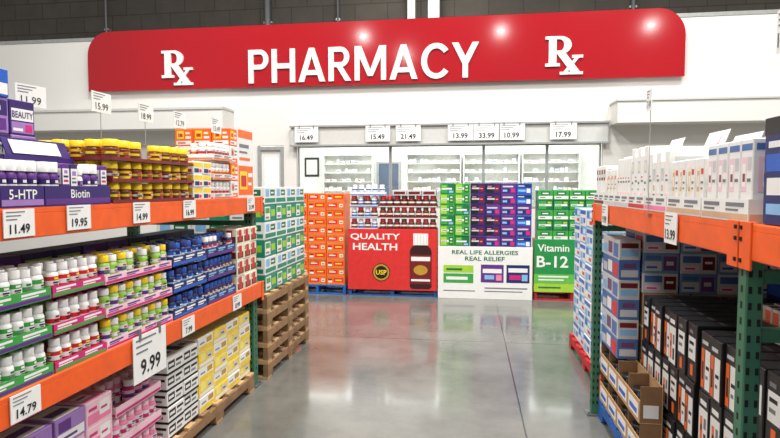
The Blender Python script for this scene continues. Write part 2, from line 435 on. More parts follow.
# ------------------------------------------------------------------ PHARMACY banner
bn=mk('pharmacy_sign',None,None,(0,9.5,3.31)); tag(bn,'long red pharmacy sign with white letters high on the wall','sign')
x0,x1,H,R_=-6.94,3.33,1.07,.42
poly=[(x0,0),(x1,0)]+[(x1-R_+R_*math.cos(a),H-R_+R_*math.sin(a)) for a in [k*PI/20 for k in range(11)]]+[(x0+R_-R_*math.sin(a),H-R_+R_*math.cos(a)) for a in [k*PI/20 for k in range(11)]]
m=MB(); m.prism(poly,0,.07,RED); mk('sign_panel',m.mesh('panel'),bn)
class Glyph:
    def __init__(s,ox,oz,sx,sz): s.m=MB(); s.o=(ox,oz,sx,sz); s.k=0
    def P(s,pts):
        ox,oz,sx,sz=s.o; s.k+=1
        s.m.prism([(ox+x*sx,oz+z*sz) for x,z in pts],-.03-.0004*s.k,-.0005*s.k,WHITE)
    def R(s,a,b,c,d): s.P([(a,c),(b,c),(b,d),(a,d)])
    def arc(s,cx,cz,ro,zo,ri,zi,a0,a1,n=14):
        ox,oz,sx,sz=s.o; f=lambda t,a,b:(cx+a*math.cos(t),cz+b*math.sin(t))
        vs=[];fs=[]
        for k in range(n+1):
            t=a0+(a1-a0)*k/n
            for (a,b) in ((ro,zo),(ri,zi)):
                x,z=f(t,a,b)
                for y in (-.03,0): vs.append((ox+x*sx,y,oz+z*sz))
        for k in range(n):
            i=4*k; fs+=[(i,i+4,i+6,i+2),(i+1,i+3,i+7,i+5),(i,i+1,i+5,i+4),(i+2,i+6,i+7,i+3)]
        s.m.add(vs,fs,WHITE)
LW={'P':.66,'H':.76,'A':.86,'R':.72,'M':.98,'C':.82,'Y':.80}
gap=.11; word='PHARMACY'; T=.165
tot=sum(LW[c] for c in word)+gap*(len(word)-1)
Sx=3.98/tot; Sz=.575; ox=-1.865-1.99; oz=.068
for ch in word:
    g=Glyph(ox,oz,Sx,Sz)
    if ch in 'PR':
        g.R(0,T,0,1); g.R(T-.01,.40,.86,1); g.R(T-.01,.40,.41,.55); g.arc(.39,.705,.27,.295,.11,.155,-PI/2,PI/2)
        if ch=='R': g.P([(.26,.42),(.44,.42),(.72,0),(.53,0)])
    elif ch=='H': g.R(0,T,0,1); g.R(.76-T,.76,0,1); g.R(T-.01,.77-T,.42,.57)
    elif ch=='A': g.P([(0,0),(.178,0),(.51,1),(.345,1)]); g.P([(.86,0),(.682,0),(.35,1),(.515,1)]); g.R(.2,.66,.20,.34)
    elif ch=='M': g.R(0,.155,0,1); g.R(.825,.98,0,1); g.P([(.0,1),(.21,1),(.565,.12),(.415,.12)]); g.P([(.98,1),(.77,1),(.415,.12),(.565,.12)])
    elif ch=='C': g.arc(.46,.5,.46,.51,.285,.36,.66,2*PI-.66,26)
    elif ch=='Y': g.P([(0,1),(.19,1),(.485,.45),(.315,.40)]); g.P([(.80,1),(.61,1),(.315,.45),(.485,.40)]); g.R(.318,.482,0,.5)
    mk('letter',g.m.mesh('letter'),bn); ox+=(LW[ch]+gap)*Sx
for x in (-5.47,1.20):
    g=Glyph(x,.205,.50,.48)
    g.R(.09,.33,0,1); g.R(-.02,.34,.90,1); g.R(-.02,.44,0,.10); g.R(.32,.46,.90,1); g.R(.32,.46,.41,.52)
    g.arc(.45,.705,.35,.295,.12,.185,-PI/2,PI/2)
    g.P([(.32,.46),(.60,.46),(1.07,-.2),(.79,-.2)]); g.R(.74,1.16,-.28,-.19); g.P([(.93,.30),(1.06,.30),(.66,-.22),(.53,-.22)]); g.R(.82,1.16,.27,.36); g.R(.44,.72,-.28,-.19)
    mk('rx_emblem',g.m.mesh('rx'),bn)

# ------------------------------------------------------------------ price signs
PC={}
def card_parts(price,w_,h_,pole=0,hook=False,bold=.02):
    k=(price,w_,h_,round(pole,3),hook)
    if k in PC: return PC[k]
    b=MB(); b.box(-w_/2,w_/2,-.002,.002,-h_/2,h_/2,CARDW)
    for i in range(3): b.box(-w_*.42,-w_*.42+w_*(.6-.13*i),-.0028,-.001,h_*(.38-.13*i),h_*(.42-.13*i),GREYINK)
    t=MB(); t.text(price,(w_*.0,-.0035,-h_*.2),h_*.34,INK,maxw=w_*.84,bold=bold)
    parts=[('card',b.mesh('card')),('price_print',t.mesh('price'))]
    if pole:
        p=MB(); p.bar((0,.006,-h_/2-pole),(0,.006,h_/2),.0018,TRIMG,6); p.box(-.03,.03,-.0,.03,-h_/2-pole,-h_/2-pole+.004,STEEL); parts.append(('pole',p.mesh('pole')))
    if hook:
        for sx in (-1,1):
            p=MB(); p.box(sx*w_*.3-.01,sx*w_*.3+.01,-.004,.006,h_/2-.03,h_/2+.03,STEEL); parts.append(('clip',p.mesh('clip')))
    PC[k]=parts; return parts
FL=Fr('L',-1.6); FR=Fr('R',.82)
for y,z,pr,lb in [(1.79,1.425,'11.49','upper beam nearest the camera'),(2.10,1.43,'19.95','upper beam below the biotin tray'),(2.545,1.43,'14.99','upper beam under the yellow-lidded bottles'),(3.02,1.43,'16.99','upper beam right of the yellow-lidded bottles'),(3.93,1.43,'21.99','upper beam at the far end'),(1.79,.765,'14.79','lower beam nearest the camera'),(2.98,.76,'7.99','lower beam above the white packs'),(3.66,.76,'8.99','lower beam above the yellow cartons')]:
    thing('price_sign',card_parts(pr,.14,.10),FL.p(y,-.006,z),PI/2,f'white price card reading {pr} on left rack {lb}','price sign','price cards on the left rack beams')
thing('price_sign',card_parts('9.99',.29,.23,hook=True),FL.p(2.585,-.009,.715),PI/2,'large white price sign reading 9.99 hanging from lower left beam','price sign')
for x,y,zb,pr,lb in [(-1.92,2.245,1.48,'11.99','beside the purple beauty boxes'),(-1.74,2.47,1.78,'15.99','above the first yellow-lidded bottles'),(-1.74,2.84,1.78,'18.99','above the middle yellow-lidded bottles'),(-1.72,3.16,1.71,'12.79','above the yellow-banded cartons'),(-1.645,3.49,1.838,'13.49','above the small white bottles')]:
    zc=1.955
    thing('price_sign',card_parts(pr,.14,.095,pole=zc-.0475-zb,bold=.0),(x,y,zc),PI/2-(.25 if x<-1.9 else 0),f'white price card reading {pr} on thin post {lb}','price sign','post mounted price cards')
for x,pr in [(-2.81,'16.49'),(-1.56,'15.49'),(-1.04,'21.49'),(-.165,'13.99'),(.264,'33.99'),(.67,'10.99'),(1.49,'17.99')]:
    thing('price_sign',card_parts(pr,.42,.26,hook=True),(x,9.45,2.47),0,f'white price card reading {pr} on ledge above pharmacy windows','price sign','price cards above the pharmacy windows')
for y,z,pr,lb in [(2.42,1.385,'13.99','middle of upper beam'),(3.55,1.385,'9.99','far end of upper beam')]:
    thing('price_sign',card_parts(pr,.14,.125),FR.p(y,-.008,z),-PI/2,f'white price card reading {pr} on right rack {lb}','price sign','price cards on the right rack beam')

# ------------------------------------------------------------------ racks
def post(x,y,H=2.0,wx=.07,wy=.08):
    m=MB(); m.box(x-wx/2,x+wx/2,y-wy/2,y+wy/2,.012,H,GREEN,.004)
    z=.08
    while z<H-.05:
        for dx in (-.013,.013): m.box(x+dx-.005,x+dx+.005,y-wy/2-.0006,y-wy/2+.001,z,z+.022,HOLE)
        for sx in (-1,1): m.box(*(sorted((x+sx*(wx/2-.001),x+sx*(wx/2+.0006)))),y-.006,y+.006,z,z+.022,HOLE)
        z+=.05
    p=MB(); p.box(x-wx/2-.03,x+wx/2+.03,y-wy/2-.02,y+wy/2+.02,0,.012,STEEL)
    for a,b in ((-1,-1),(1,1)): p.lathe([(.01,.012),(.01,.025)],STEEL,6,x+a*(wx/2+.015),y+b*(wy/2+.005))
    return ('post',m.mesh('post'),[('foot_plate',p.mesh('foot'))])
def beam(xf,sx,y0,y1,z0,z1,over=.0):
    m=MB(); a,b=sorted((xf,xf+sx*.045)); m.box(a,b,y0,y1,z0,z1-.02,ORANGE,.004)
    a2,b2=sorted((xf,xf+sx*.028)); m.box(a2,b2,y0,y1,z1-.024,z1,ORANGE,.003)
    brs=[]
    for sgn,y in ((-1,y0),(1,y1)):
        br=MB(); ya,yb=sorted((y-sgn*.045,y+sgn*over))
        a3,b3=sorted((xf-sx*.005,xf+sx*.003)); br.box(a3,b3,ya,yb,z0-.03,z1+.005,ORANGE,.002)
        for z in (z0-.01,(z0+z1)/2,z1-.02): a4,b4=sorted((xf-sx*.009,xf-sx*.004)); br.box(a4,b4,y+sgn*over*.5-.006,y+sgn*over*.5+.006,z,z+.012,HOLE)
        brs.append(('end_bracket',br.mesh('br')))
    return ('beam',m.mesh('beam'),brs)
def deck(xa,xb,y0,y1,z):
    m=MB(); m.box(xa,xb,y0,y1,z-.02,z,mat('deck_board',(150,128,98),.8,scale=6))
    return ('deck',m.mesh('deck'))
def braces(xa,xb,y,H):
    out=[]
    for z in (.3,1.1,1.28):
        m=MB(); m.box(xa,xb,y-.018,y+.018,z-.02,z+.02,GREEN); out.append(('brace',m.mesh('br')))
    m=MB(); m.bar((xa,y+.001,.32),(xb,y+.001,1.08),.018,GREEN); out.append(('diagonal_brace',m.mesh('db')))
    return out
P=[]
for y in (.1,4.13): P+=[post(-1.685,y,1.47),post(-2.66,y,1.47)]+braces(-2.62,-1.725,y,1.3)
for z0,z1 in ((.705,.82),(1.365,1.48)):
    P+=[beam(-1.6,-1,.05,4.18,z0,z1),beam(-2.745,1,.05,4.18,z0,z1),deck(-2.71,-1.63,.15,4.08,z1)]
thing('storage_rack',P,(0,0,0),0,'left storage rack with orange beams full of vitamins and pharmacy goods','rack','pallet racks')
P=[]
for y in (-.3,1.845,3.93): P+=[post(.855,y,1.44,.05,.055),post(1.93,y,1.44,.05,.055)]+braces(.88,1.905,y,1.3)
for a,b in ((-.27,1.815),(1.875,3.90)):
    P+=[beam(.82,1,a,b,1.335,1.445,over=.025),beam(1.965,-1,a,b,1.335,1.445,over=.025),deck(.85,1.935,a+.02,b-.02,1.445)]
thing('storage_rack',P,(0,0,0),0,'right storage rack with orange beam and green perforated posts','rack','pallet racks')

# ------------------------------------------------------------------ pallets
PLC={}
def pallet(x0,x1,y0,y1,z,label,group,m1=WOOD,m2=WOODD,name='wooden_pallet'):
    k=(round(x1-x0,3),round(y1-y0,3),m1.name)
    if k not in PLC:
        W=x1-x0; D=y1-y0; ps=[]; n=7
        for i in range(n):
            a=-D/2+i*(D-.09)/(n-1); b=MB(); b.box(-W/2,W/2,a,a+.09,.118,.138,m2 if i==2 else m1,.002); ps.append(('deck_board',b.mesh('db')))
        for i in range(3):
            a=-W/2+i*(W-.04)/2; b=MB()
            b.box(a,a+.04,-D/2,D/2,.06,.118,m2)
            for c in (-D/2,-.06,D/2-.12): b.box(a,a+.04,c,c+.12,.018,.062,m2)
            ps.append(('stringer',b.mesh('st')))
        for c in (-D/2,-.045,D/2-.09): b=MB(); b.box(-W/2,W/2,c,c+.09,0,.018,m1,.002); ps.append(('bottom_board',b.mesh('bb')))
        PLC[k]=ps
    thing(name,PLC[k],((x0+x1)/2,(y0+y1)/2,z),0,label,'pallet',group)
PZ=.138
for i in range(5): pallet(-2.62,-1.61,4.28,5.44,i*.1385,f'worn wooden pallet, {ORDW[i]} up in the stack at rack end','wooden pallets')
pallet(-2.60,-1.63,1.6,2.8,0,'wooden pallet on the floor under the pink cartons','wooden pallets')
pallet(-2.60,-1.63,2.84,4.04,0,'wooden pallet on the floor under the yellow cartons','wooden pallets')
pallet(-2.63,-1.78,7.9,8.9,0,'blue pallet under the orange cartons','blue pallets',BLUEP,BLUEP,'blue_pallet')
pallet(-1.73,-.46,7.9,8.9,0,'blue pallet under the red quality health display','blue pallets',BLUEP,BLUEP,'blue_pallet')
pallet(-.43,.85,7.9,8.9,0,'blue pallet behind the white allergy sign','blue pallets',BLUEP,BLUEP,'blue_pallet')
pallet(.89,1.9,7.9,8.9,0,'red pallet under the green vitamin display','red pallets',REDP,REDP,'red_pallet')
pallet(.97,1.97,4.2,5.6,0,'red pallet under the blue bottle cases beyond the right rack','red pallets',REDP,REDP,'red_pallet')
pallet(.87,1.86,2.65,3.87,0,'blue pallet under the far goods of right rack','blue pallets',BLUEP,BLUEP,'blue_pallet')
pallet(1.0,1.86,1.93,2.62,0,'blue pallet under the nearer black cases of right rack','blue pallets',BLUEP,BLUEP,'blue_pallet')
pallet(.96,1.86,.9,1.74,0,'blue pallet under the navy cartons nearest the camera','blue pallets',BLUEP,BLUEP,'blue_pallet')

# ------------------------------------------------------------------ left rack, middle shelf
MZ=.82; UZ=1.48
kGreen=bottle(.025,.128,PLASTW,GRN,PLASTW,label2=WHITE,ink=INK,patch=WHITE)
kGreen2=bottle(.025,.124,PLASTW,WHITE,PLASTW,label2=GRN,ink=GREYINK,patch=DGRN)
kRed=bottle(.026,.128,PLASTW,REDC,PLASTW,label2=WHITE,ink=INK,patch=YEL)
kRed2=bottle(.026,.124,PLASTW,WHITE,PLASTW,label2=REDC,ink=INK,patch=MAROON)
LPL=mat('lime_plastic',(156,200,92),.35)
kLime=bottle(.026,.126,LPL,WHITE,YEL,label2=PURPLE,ink=GRN,patch=MAGENTA,capr=.9)
kLime2=bottle(.026,.122,LPL,LIME,PLASTW,label2=WHITE,ink=PURPLE,patch=DGRN,capr=.9)
kNavy=bottle(.029,.126,NAVY,BLUE,NAVY,label2=WHITE,ink=NAVY,patch=SKYB,capr=.85)
kNavy2=bottle(.029,.122,NAVY,NAVY,BLUE,label2=SKYB,ink=WHITE,patch=WHITE,capr=.85)
kMix=bottle(.027,.126,NAVY,PURPLE,BLUE,label2=WHITE,ink=NAVY,patch=YEL,capr=.85)
kMix2=bottle(.027,.122,NAVY,REDC,PLASTW,label2=WHITE,ink=NAVY,patch=SKYB,capr=.85)
v0=.01
tiers(FL,1.62,1.95,v0,MZ,3,.150,[kGreen,kGreen,kGreen2,kGreen],'supplement_bottle','bottle',.058,6,3,GRN,PURPLE,.048,'white bottle with green label','green and purple tray of green-labelled bottles','green-labelled bottles',miss=.15,bars=WHITE)
tiers(FL,1.96,2.27,v0,MZ,3,.150,[kRed,kRed2,kRed],'supplement_bottle','bottle',.06,5,3,MAGENTA,GRN,.044,'white bottle with red label','magenta tray of red-labelled bottles','red-labelled bottles',bars=WHITE,miss=.1)
tiers(FL,2.28,2.84,v0,MZ,3,.148,[kLime,kLime2],'supplement_bottle','bottle',.06,9,3,PALEPINK,MAGENTA,.040,'lime bottle with printed label','pale pink tray of lime bottles','lime bottles',bars=PURPLE,miss=.12)
tiers(FL,2.85,3.25,v0,MZ,3,.148,[kNavy,kNavy2],'supplement_bottle','bottle',.066,6,3,NAVY,BLUE,.056,'navy bottle with blue label','navy tray of blue bottles','navy bottles',bars=WHITE)
tiers(FL,3.26,3.68,v0,MZ,3,.148,[kMix,kMix,kMix2],'supplement_bottle','bottle',.062,7,3,NAVY,PURPLE,.056,'navy bottle with bright label','navy and purple tray of bright-labelled bottles','bright-labelled navy bottles',bars=SKYB,miss=.1)
cBr=carton(.118,.11,.11,CREAM,[('FL',.08,.92,.1,.5,BROWN),('FL',.3,.7,.2,.9,REDC),('FL',.1,.25,.6,.85,GREYINK),('T',.1,.9,.1,.9,BROWN)])
stack(FL,3.70,v0,MZ,3,2,4,.121,.113,.1115,cBr,'small_carton','carton','small cream and brown carton','cream and brown cartons',full=True)
cPur=carton(.20,.15,.21,PURPLE,[('FL',.08,.92,.15,.5,WHITE),('FL',.1,.5,.6,.85,VIOLET)])
cRear=carton(.20,.15,.21,DPURPLE,[('FL',.08,.92,.5,.85,LIME),('FL',.1,.6,.15,.4,WHITE)])
stack(FL,1.9,.45,MZ,10,1,2,.205,.16,.212,lambda c,r,k:cPur if (c//2)%2==0 else cRear,'tall_carton','carton','','tall cartons at the back of the middle shelf',desc_by=lambda c,r,k:'purple carton at shelf rear' if (c//2)%2==0 else 'dark purple carton at shelf rear')

# ------------------------------------------------------------------ left rack, upper shelf
cHT=carton(.046,.05,.165,DPURPLE,[('FL',.08,.92,.45,.88,WHITE),('FL',.2,.8,.52,.57,PURPLE),('FL',.2,.7,.62,.66,GREYINK),('FL',.25,.75,.71,.82,VIOLET),('FL',.15,.85,.1,.3,VIOLET)])
cBio=carton(.046,.05,.165,PURPLE,[('FL',.08,.92,.5,.88,WHITE),('FL',.2,.8,.55,.61,MAGENTA),('FL',.2,.8,.66,.71,NAVY),('FL',.3,.7,.76,.84,VIOLET),('FL',.2,.8,.08,.36,VIOLET)])
kPill=bottle(.023,.168,PURPLE,DPURPLE,PLASTW,label2=WHITE,ink=VIOLET,patch=WHITE,capr=.95)
kPill2=bottle(.023,.158,PLASTW,PURPLE,PLASTW,label2=WHITE,ink=INK,patch=VIOLET,capr=.95)
tiers(FL,1.46,1.705,.0,UZ,1,.2,[[('x',cHT)]],'supplement_box','box',.054,4,2,DPURPLE,VIOLET,.085,'purple box at the frame edge','plain dark purple display tray left of 5-HTP tray','purple boxes left of the 5-HTP tray',jit=0)
tiers(FL,1.72,1.92,.0,UZ,1,.2,[kPill,[('x',cHT)],kPill2],'supplement_pack','pack',.054,4,3,DPURPLE,VIOLET,.078,'purple and white pack in 5-HTP tray','dark purple display tray lettered 5-HTP','packs in the 5-HTP tray',text='5-HTP',jit=.05,back=.20,flap=VIOLET)
tiers(FL,1.925,2.315,.0,UZ,1,.2,[kPill,[('x',cBio)],kPill2,kPill,[('x',cHT)]],'supplement_pack','pack',.054,8,3,DPURPLE,PURPLE,.078,'purple pack in Biotin tray','dark purple display tray lettered Biotin','packs in the biotin tray',text='Biotin',jit=.05,back=.20,flap=WHITE)
cBeau=carton(.13,.13,.142,DPURPLE,[('FL',.06,.94,.06,.38,VIOLET),('FL',.06,.94,.42,.76,WHITE),('FL',.12,.5,.12,.2,WHITE),('FL',.6,.88,.1,.32,MAGENTA)],[('FL','BEAUTY',.5,.59,.19,.84,DPURPLE)])
cBeau2=carton(.13,.13,.142,VIOLET,[('FL',.06,.94,.5,.92,DPURPLE),('FL',.12,.7,.64,.76,WHITE),('FL',.12,.5,.14,.36,WHITE),('FL',.6,.9,.1,.42,PURPLE)])
stack(FL,1.62,.23,UZ,4,2,3,.135,.134,.143,lambda c,r,k:cBeau if (c+k)%2 else cBeau2,'beauty_carton','carton','','purple beauty cartons',full=True,desc_by=lambda c,r,k:'purple carton lettered BEAUTY' if (c+k)%2 else 'violet carton with white patch')
cBlW=carton(.13,.13,.11,BLUE,[('FL',.05,.95,.1,.5,WHITE),('FL',.1,.6,.6,.8,SKYB)])
stack(FL,1.62,.23,UZ+.429,3,1,1,.135,.134,.12,cBlW,'carton','carton','blue and white carton atop the purple ones','blue and white cartons')
kYel=bottle(.037,.094,AMBER,BROWN,YEL,caph=.32,label2=YEL,ink=MAROON,patch=REDC,capr=.97)
kYel2=bottle(.037,.092,AMBER,MAROON,YEL,caph=.34,label2=WHITE,ink=INK,patch=YEL,capr=.93)
kYel3=bottle(.036,.090,AMBER,YEL,YEL,caph=.3,label2=MAROON,ink=WHITE,patch=REDC,capr=.95)
tiers(FL,2.335,3.09,.0,UZ,3,.0985,[kYel,kYel2,kYel,kYel,kYel3],'supplement_bottle','bottle',.082,8,5,MAROON,None,.016,'amber bottle with yellow lid','low maroon tray of yellow-lidded bottles','yellow-lidded bottles',toprows=False,side=True,miss=.1)
cPY=carton(.11,.11,.075,WHITE,[('FL',.05,.95,.55,.92,YEL),('FL',.1,.6,.12,.45,NAVY),('FL',.65,.9,.15,.4,REDC)])
stack(FL,3.10,.01,UZ,2,2,3,.114,.114,.0765,cPY,'small_carton','carton','white carton with yellow band','yellow-banded white cartons',side=True)
kSW=bottle(.024,.105,PLASTW,WHITE,PLASTW,label2=REDC,ink=GREYINK,patch=TAN,capr=.9)
kSW2=bottle(.024,.100,PLASTW,CREAM,PLASTW,label2=ORG,ink=BROWN,patch=ORG,capr=.9)
tiers(FL,3.345,3.63,.0,UZ,3,.125,[kSW,kSW2,kSW],'supplement_bottle','bottle',.056,5,3,WHITE,ORG,.034,'small white bottle with red band','white and orange tray of small bottles','small white bottles',toprows=False,side=True,bars=GREYINK)
cOr=carton(.118,.13,.118,ORG,[('FL',.08,.92,.08,.30,WHITE),('FL',.15,.6,.14,.22,REDC),('FL',.12,.50,.42,.88,YEL),('FL',.18,.44,.52,.72,REDC),('FL',.6,.90,.42,.56,WHITE),('FL',.6,.84,.68,.80,CREAM)])
cOw=carton(.118,.13,.118,WHITE,[('FL',.06,.94,.05,.30,ORG),('FL',.15,.7,.12,.2,WHITE),('FL',.12,.46,.42,.86,TAN),('FL',.18,.40,.5,.74,REDC),('FL',.54,.9,.68,.76,GREYINK),('FL',.54,.84,.48,.56,GREYINK)])
stack(FL,3.64,.02,UZ,1,3,4,.122,.134,.1195,lambda c,r,k:cOr if k%2 else cOw,'mixed_pack','pack','','orange and white packs',side=True,desc_by=lambda c,r,k:'orange pack with yellow panel' if k%2 else 'white pack with orange base')
m=MB(); m.box(-.145,.145,-.004,.004,0,.50,WHITE); m.box(-.145,.145,.004,.06,0,.004,WHITE)
p=MB(); p.box(-.13,.13,-.0055,-.003,.02,.23,ORG); p.box(-.13,.13,-.0055,-.003,.43,.485,ORG); p.box(-.11,.02,-.0065,-.003,.06,.19,YEL); p.box(-.09,0,-.0075,-.003,.08,.16,REDC); p.box(.04,.12,-.0065,-.003,.15,.18,WHITE); p.box(.04,.10,-.0065,-.003,.09,.11,WHITE); p.box(-.11,.06,-.0055,-.003,.36,.385,GREYINK); p.box(-.11,.03,-.0055,-.003,.32,.335,GREYINK); p.box(-.11,.08,-.0055,-.003,.27,.29,ORG)
thing('advertising_sign',[('board',m.mesh('pn')),('print',p.mesh('pp'))],FL.p(3.92,.03,UZ),PI/2,'orange and white display sign at far end of left upper shelf','sign')
stack(FL,3.78,.12,UZ,2,1,3,.132,.134,.1195,cOw,'mixed_pack','pack','white orange-based pack behind the orange sign','packs behind the orange sign')

# ------------------------------------------------------------------ left rack, floor level
FP=Fr('L',-1.66)
cPk=carton(.18,.15,.115,PALEPINK,[('FL',.06,.94,.1,.5,PINK),('FL',.5,.9,.3,.85,WHITE),('FL',.55,.8,.5,.6,MAGENTA),('FL',.1,.4,.62,.74,MAGENTA),('T',.1,.9,.1,.9,PINK),('T',.15,.6,.3,.7,WHITE),('T',.2,.5,.42,.55,MAGENTA)])
cPk2=carton(.18,.15,.115,VIOLET,[('FL',.06,.94,.1,.45,WHITE),('FL',.1,.5,.5,.9,PURPLE),('FL',.15,.7,.2,.3,PURPLE),('T',.1,.9,.1,.9,WHITE),('T',.2,.8,.3,.6,PURPLE)])
pk=lambda c,r,k:(c>1 and k%2==0) or (c+k)%3==0
stack(FP,1.62,.0,PZ,4,2,4,.19,.156,.1155,lambda c,r,k:cPk if pk(c,r,k) else cPk2,'carton','carton','','pink and violet cartons',full=True,desc_by=lambda c,r,k:'pink carton' if pk(c,r,k) else 'violet and white carton')
kPink=bottle(.030,.14,PINK,WHITE,PALEPINK,label2=MAGENTA,ink=WHITE,patch=PURPLE)
kPink2=bottle(.030,.13,MAGENTA,PALEPINK,PLASTW,label2=PURPLE,ink=MAGENTA,patch=PINK)
tiers(FP,2.40,2.79,.0,PZ,3,.158,[kPink,kPink,kPink2],'lotion_bottle','bottle',.07,6,3,PALEPINK,MAGENTA,.05,'pink bottle with pale cap','pale pink tray of pink bottles','pink bottles',miss=.1)
cBW=carton(.175,.2,.09,WHITE,[('FL',.0,1,.0,.14,INK),('FL',.06,.46,.34,.82,BLACK),('FL',.1,.4,.48,.66,WHITE),('FL',.54,.94,.62,.78,INK),('FL',.54,.84,.32,.46,GREYINK),('T',.08,.5,.2,.8,BLACK),('T',.6,.9,.3,.5,GREYINK)])
stack(FP,2.85,.0,PZ,2,2,5,.18,.206,.092,cBW,'pack','pack','white pack with black print','white packs with black print',full=True)
cYe=carton(.2,.2,.094,YEL,[('FL',.03,.97,.08,.3,WHITE),('FL',.1,.45,.4,.9,PALEY),('FL',.55,.85,.4,.8,LGREY),('FL',.6,.8,.5,.6,NAVY),('T',.05,.95,.05,.95,PALEY)])
cYw=carton(.2,.2,.094,WHITE,[('FL',.03,.97,.08,.4,YEL),('FL',.55,.9,.5,.85,GOLD),('FL',.1,.4,.55,.65,GREYINK),('T',.05,.95,.05,.95,PALEY)])
stack(FP,3.22,.0,PZ,4,2,5,.204,.206,.095,lambda c,r,k:cYe if (c+k)%2 else cYw,'yellow_carton','carton','','yellow cartons',full=True,desc_by=lambda c,r,k:'yellow carton with grey panel' if (c+k)%2 else 'white carton with yellow base')

# endcap tower
cGT=carton(.27,.31,.143,TEAL,[('FL',.05,.5,.12,.88,WHITE),('FL',.1,.45,.5,.8,GRN),('FL',.12,.4,.2,.3,GREYINK),('FL',.58,.92,.3,.7,LIME)])
cGW=carton(.27,.31,.143,WHITE,[('FL',.05,.95,.1,.35,TEAL),('FL',.1,.4,.45,.88,SKYB),('FL',.5,.9,.5,.85,DGRN),('FL',.55,.8,.62,.72,WHITE)])
stack(Fr('L',-1.65),4.34,.0,5*.1385,4,3,6,.274,.314,.1445,lambda c,r,k:cGT if k%2==0 else cGW,'case','case','','green and white cases on the pallet stack',side=True,desc_by=lambda c,r,k:'teal green case' if k%2==0 else 'white case with teal base')

# ------------------------------------------------------------------ back displays
BY=7.90
FB=Fr('B',0,BY)
cO=carton(.27,.4,.120,ORG,[('F',.03,.97,.04,.12,KRAFT),('F',.08,.60,.35,.82,REDC),('F',.14,.5,.5,.62,WHITE),('F',.14,.4,.68,.74,YEL),('F',.72,.92,.35,.75,CREAM),('F',.76,.88,.45,.6,GREYINK)])
cO2=carton(.27,.4,.120,ORG,[('F',.03,.97,.04,.12,KRAFT),('F',.40,.92,.35,.82,REDC),('F',.48,.84,.5,.66,YEL),('F',.08,.3,.3,.5,WHITE),('F',.08,.3,.6,.75,MAROON)])
stack(FB,-2.62,.01,PZ,3,1,11,.276,.41,.1215,lambda c,r,k:cO if (c+k)%2 else cO2,'orange_carton','carton','orange carton with red print','orange cartons on the pallet',end='left')
cK=carton(.41,.45,.40,KRAFT,[('F',0,1,.48,.52,CREAM),('T',0,1,.47,.53,CREAM)])
stack(FB,-1.71,.02,PZ,3,1,2,.415,.46,.405,cK,'brown_case','case','plain brown case behind the red sign','brown cases behind the red sign',end='left')
cKc=carton(.41,.45,.29,KRAFT,[('F',0,1,.48,.52,CREAM),('T',0,1,.47,.53,CREAM)])
stack(FB,-.42,.02,PZ,3,1,2,.42,.46,.295,cKc,'brown_case','case','plain brown case behind the allergy sign','brown cases behind the allergy sign',end='left')
cKd=carton(.32,.45,.345,KRAFT,[('F',0,1,.48,.52,CREAM)])
stack(FB,.90,.02,PZ,3,1,2,.33,.46,.346,cKd,'brown_case','case','plain brown case behind the vitamin sign','brown cases behind the vitamin sign',end='left')
kQ=bottle(.048,.155,MAROON,BROWN,REDC,caph=.2,label2=WHITE,n=10,one=True)
kQ2=bottle(.048,.155,MAROON,MAROON,BROWN,caph=.2,label2=CREAM,n=10,one=True)
kW=bottle(.042,.15,PLASTW,BLUE,PLASTW,n=10,one=True,label2=WHITE)
tiers(FB,-1.30,-.46,.02,PZ+.81,3,.166,[kQ,kQ2,kQ,kQ,kQ2],'supplement_bottle','bottle',.1,8,2,MAROON,WHITE,.03,'maroon bottle with pale band','maroon tray of bottles above red sign','maroon bottles on the red display',end='left')
tiers(FB,-1.72,-1.31,.02,PZ+.81,3,.166,[kQ,kW,kQ,kW],'supplement_bottle','bottle',.1,4,2,LGREY,BLUE,.03,'white-blue or maroon bottle','grey and blue tray of bottles above red sign','mixed bottles on the red display',end='left')
tiers(FB,-1.71,-1.2,.02,PZ+.81+.495,1,.16,[kW],'supplement_bottle','bottle',.1,5,1,WHITE,BLUE,.05,'white bottle with blue label atop other bottles','white tray of blue-labelled bottles atop the red display','white bottles on the red display',end='left')
cQt=carton(.2,.2,.08,LGREY,[('F',.1,.9,.2,.7,MAROON)])
stack(FB,-1.1,.02,PZ+.81+.495,3,1,1,.21,.2,.08,cQt,'small_carton','carton','grey and maroon box atop red display','boxes on top of the red display',end='left')
cC1=carton(.205,.3,.146,GRN,[('F',.04,.45,.1,.9,LIME),('F',.1,.7,.4,.6,WHITE),('F',.14,.5,.46,.53,DGRN),('F',.6,.92,.12,.88,DGRN),('F',.68,.86,.3,.45,LIME),('F',.7,.84,.6,.75,WHITE)])
cC1b=carton(.205,.3,.146,DGRN,[('F',.04,.5,.1,.9,GRN),('F',.1,.8,.4,.56,WHITE),('F',.6,.9,.1,.3,SKYB),('F',.1,.4,.66,.78,LIME)])
cC2=carton(.205,.3,.146,DPURPLE,[('F',.04,.5,.1,.9,BLACK),('F',.1,.6,.45,.6,LGREY),('F',.12,.4,.68,.76,PINK),('F',.6,.9,.2,.8,MAROON),('F',.66,.84,.45,.55,PINK)])
cC3=carton(.205,.3,.146,PURPLE,[('F',.04,.6,.1,.5,NAVY),('F',.1,.8,.62,.76,LGREY),('F',.1,.4,.2,.4,SKYB),('F',.65,.9,.15,.5,MAGENTA)])
cC4=carton(.205,.3,.146,BLUE,[('F',.04,.96,.6,.9,NAVY),('F',.1,.6,.2,.4,SKYB),('F',.65,.9,.1,.5,WHITE),('F',.1,.5,.7,.78,WHITE)])
pat=[[cC1,cC1,cC1b,cC1,cC1,cC1b],[cC1b,cC1,cC1,cC1b,cC1,cC1],[cC2]*6,[cC3,cC2,cC2,cC3,cC2,cC2],[cC3]*6,[cC4,cC3,cC4,cC3,cC4,cC4]]
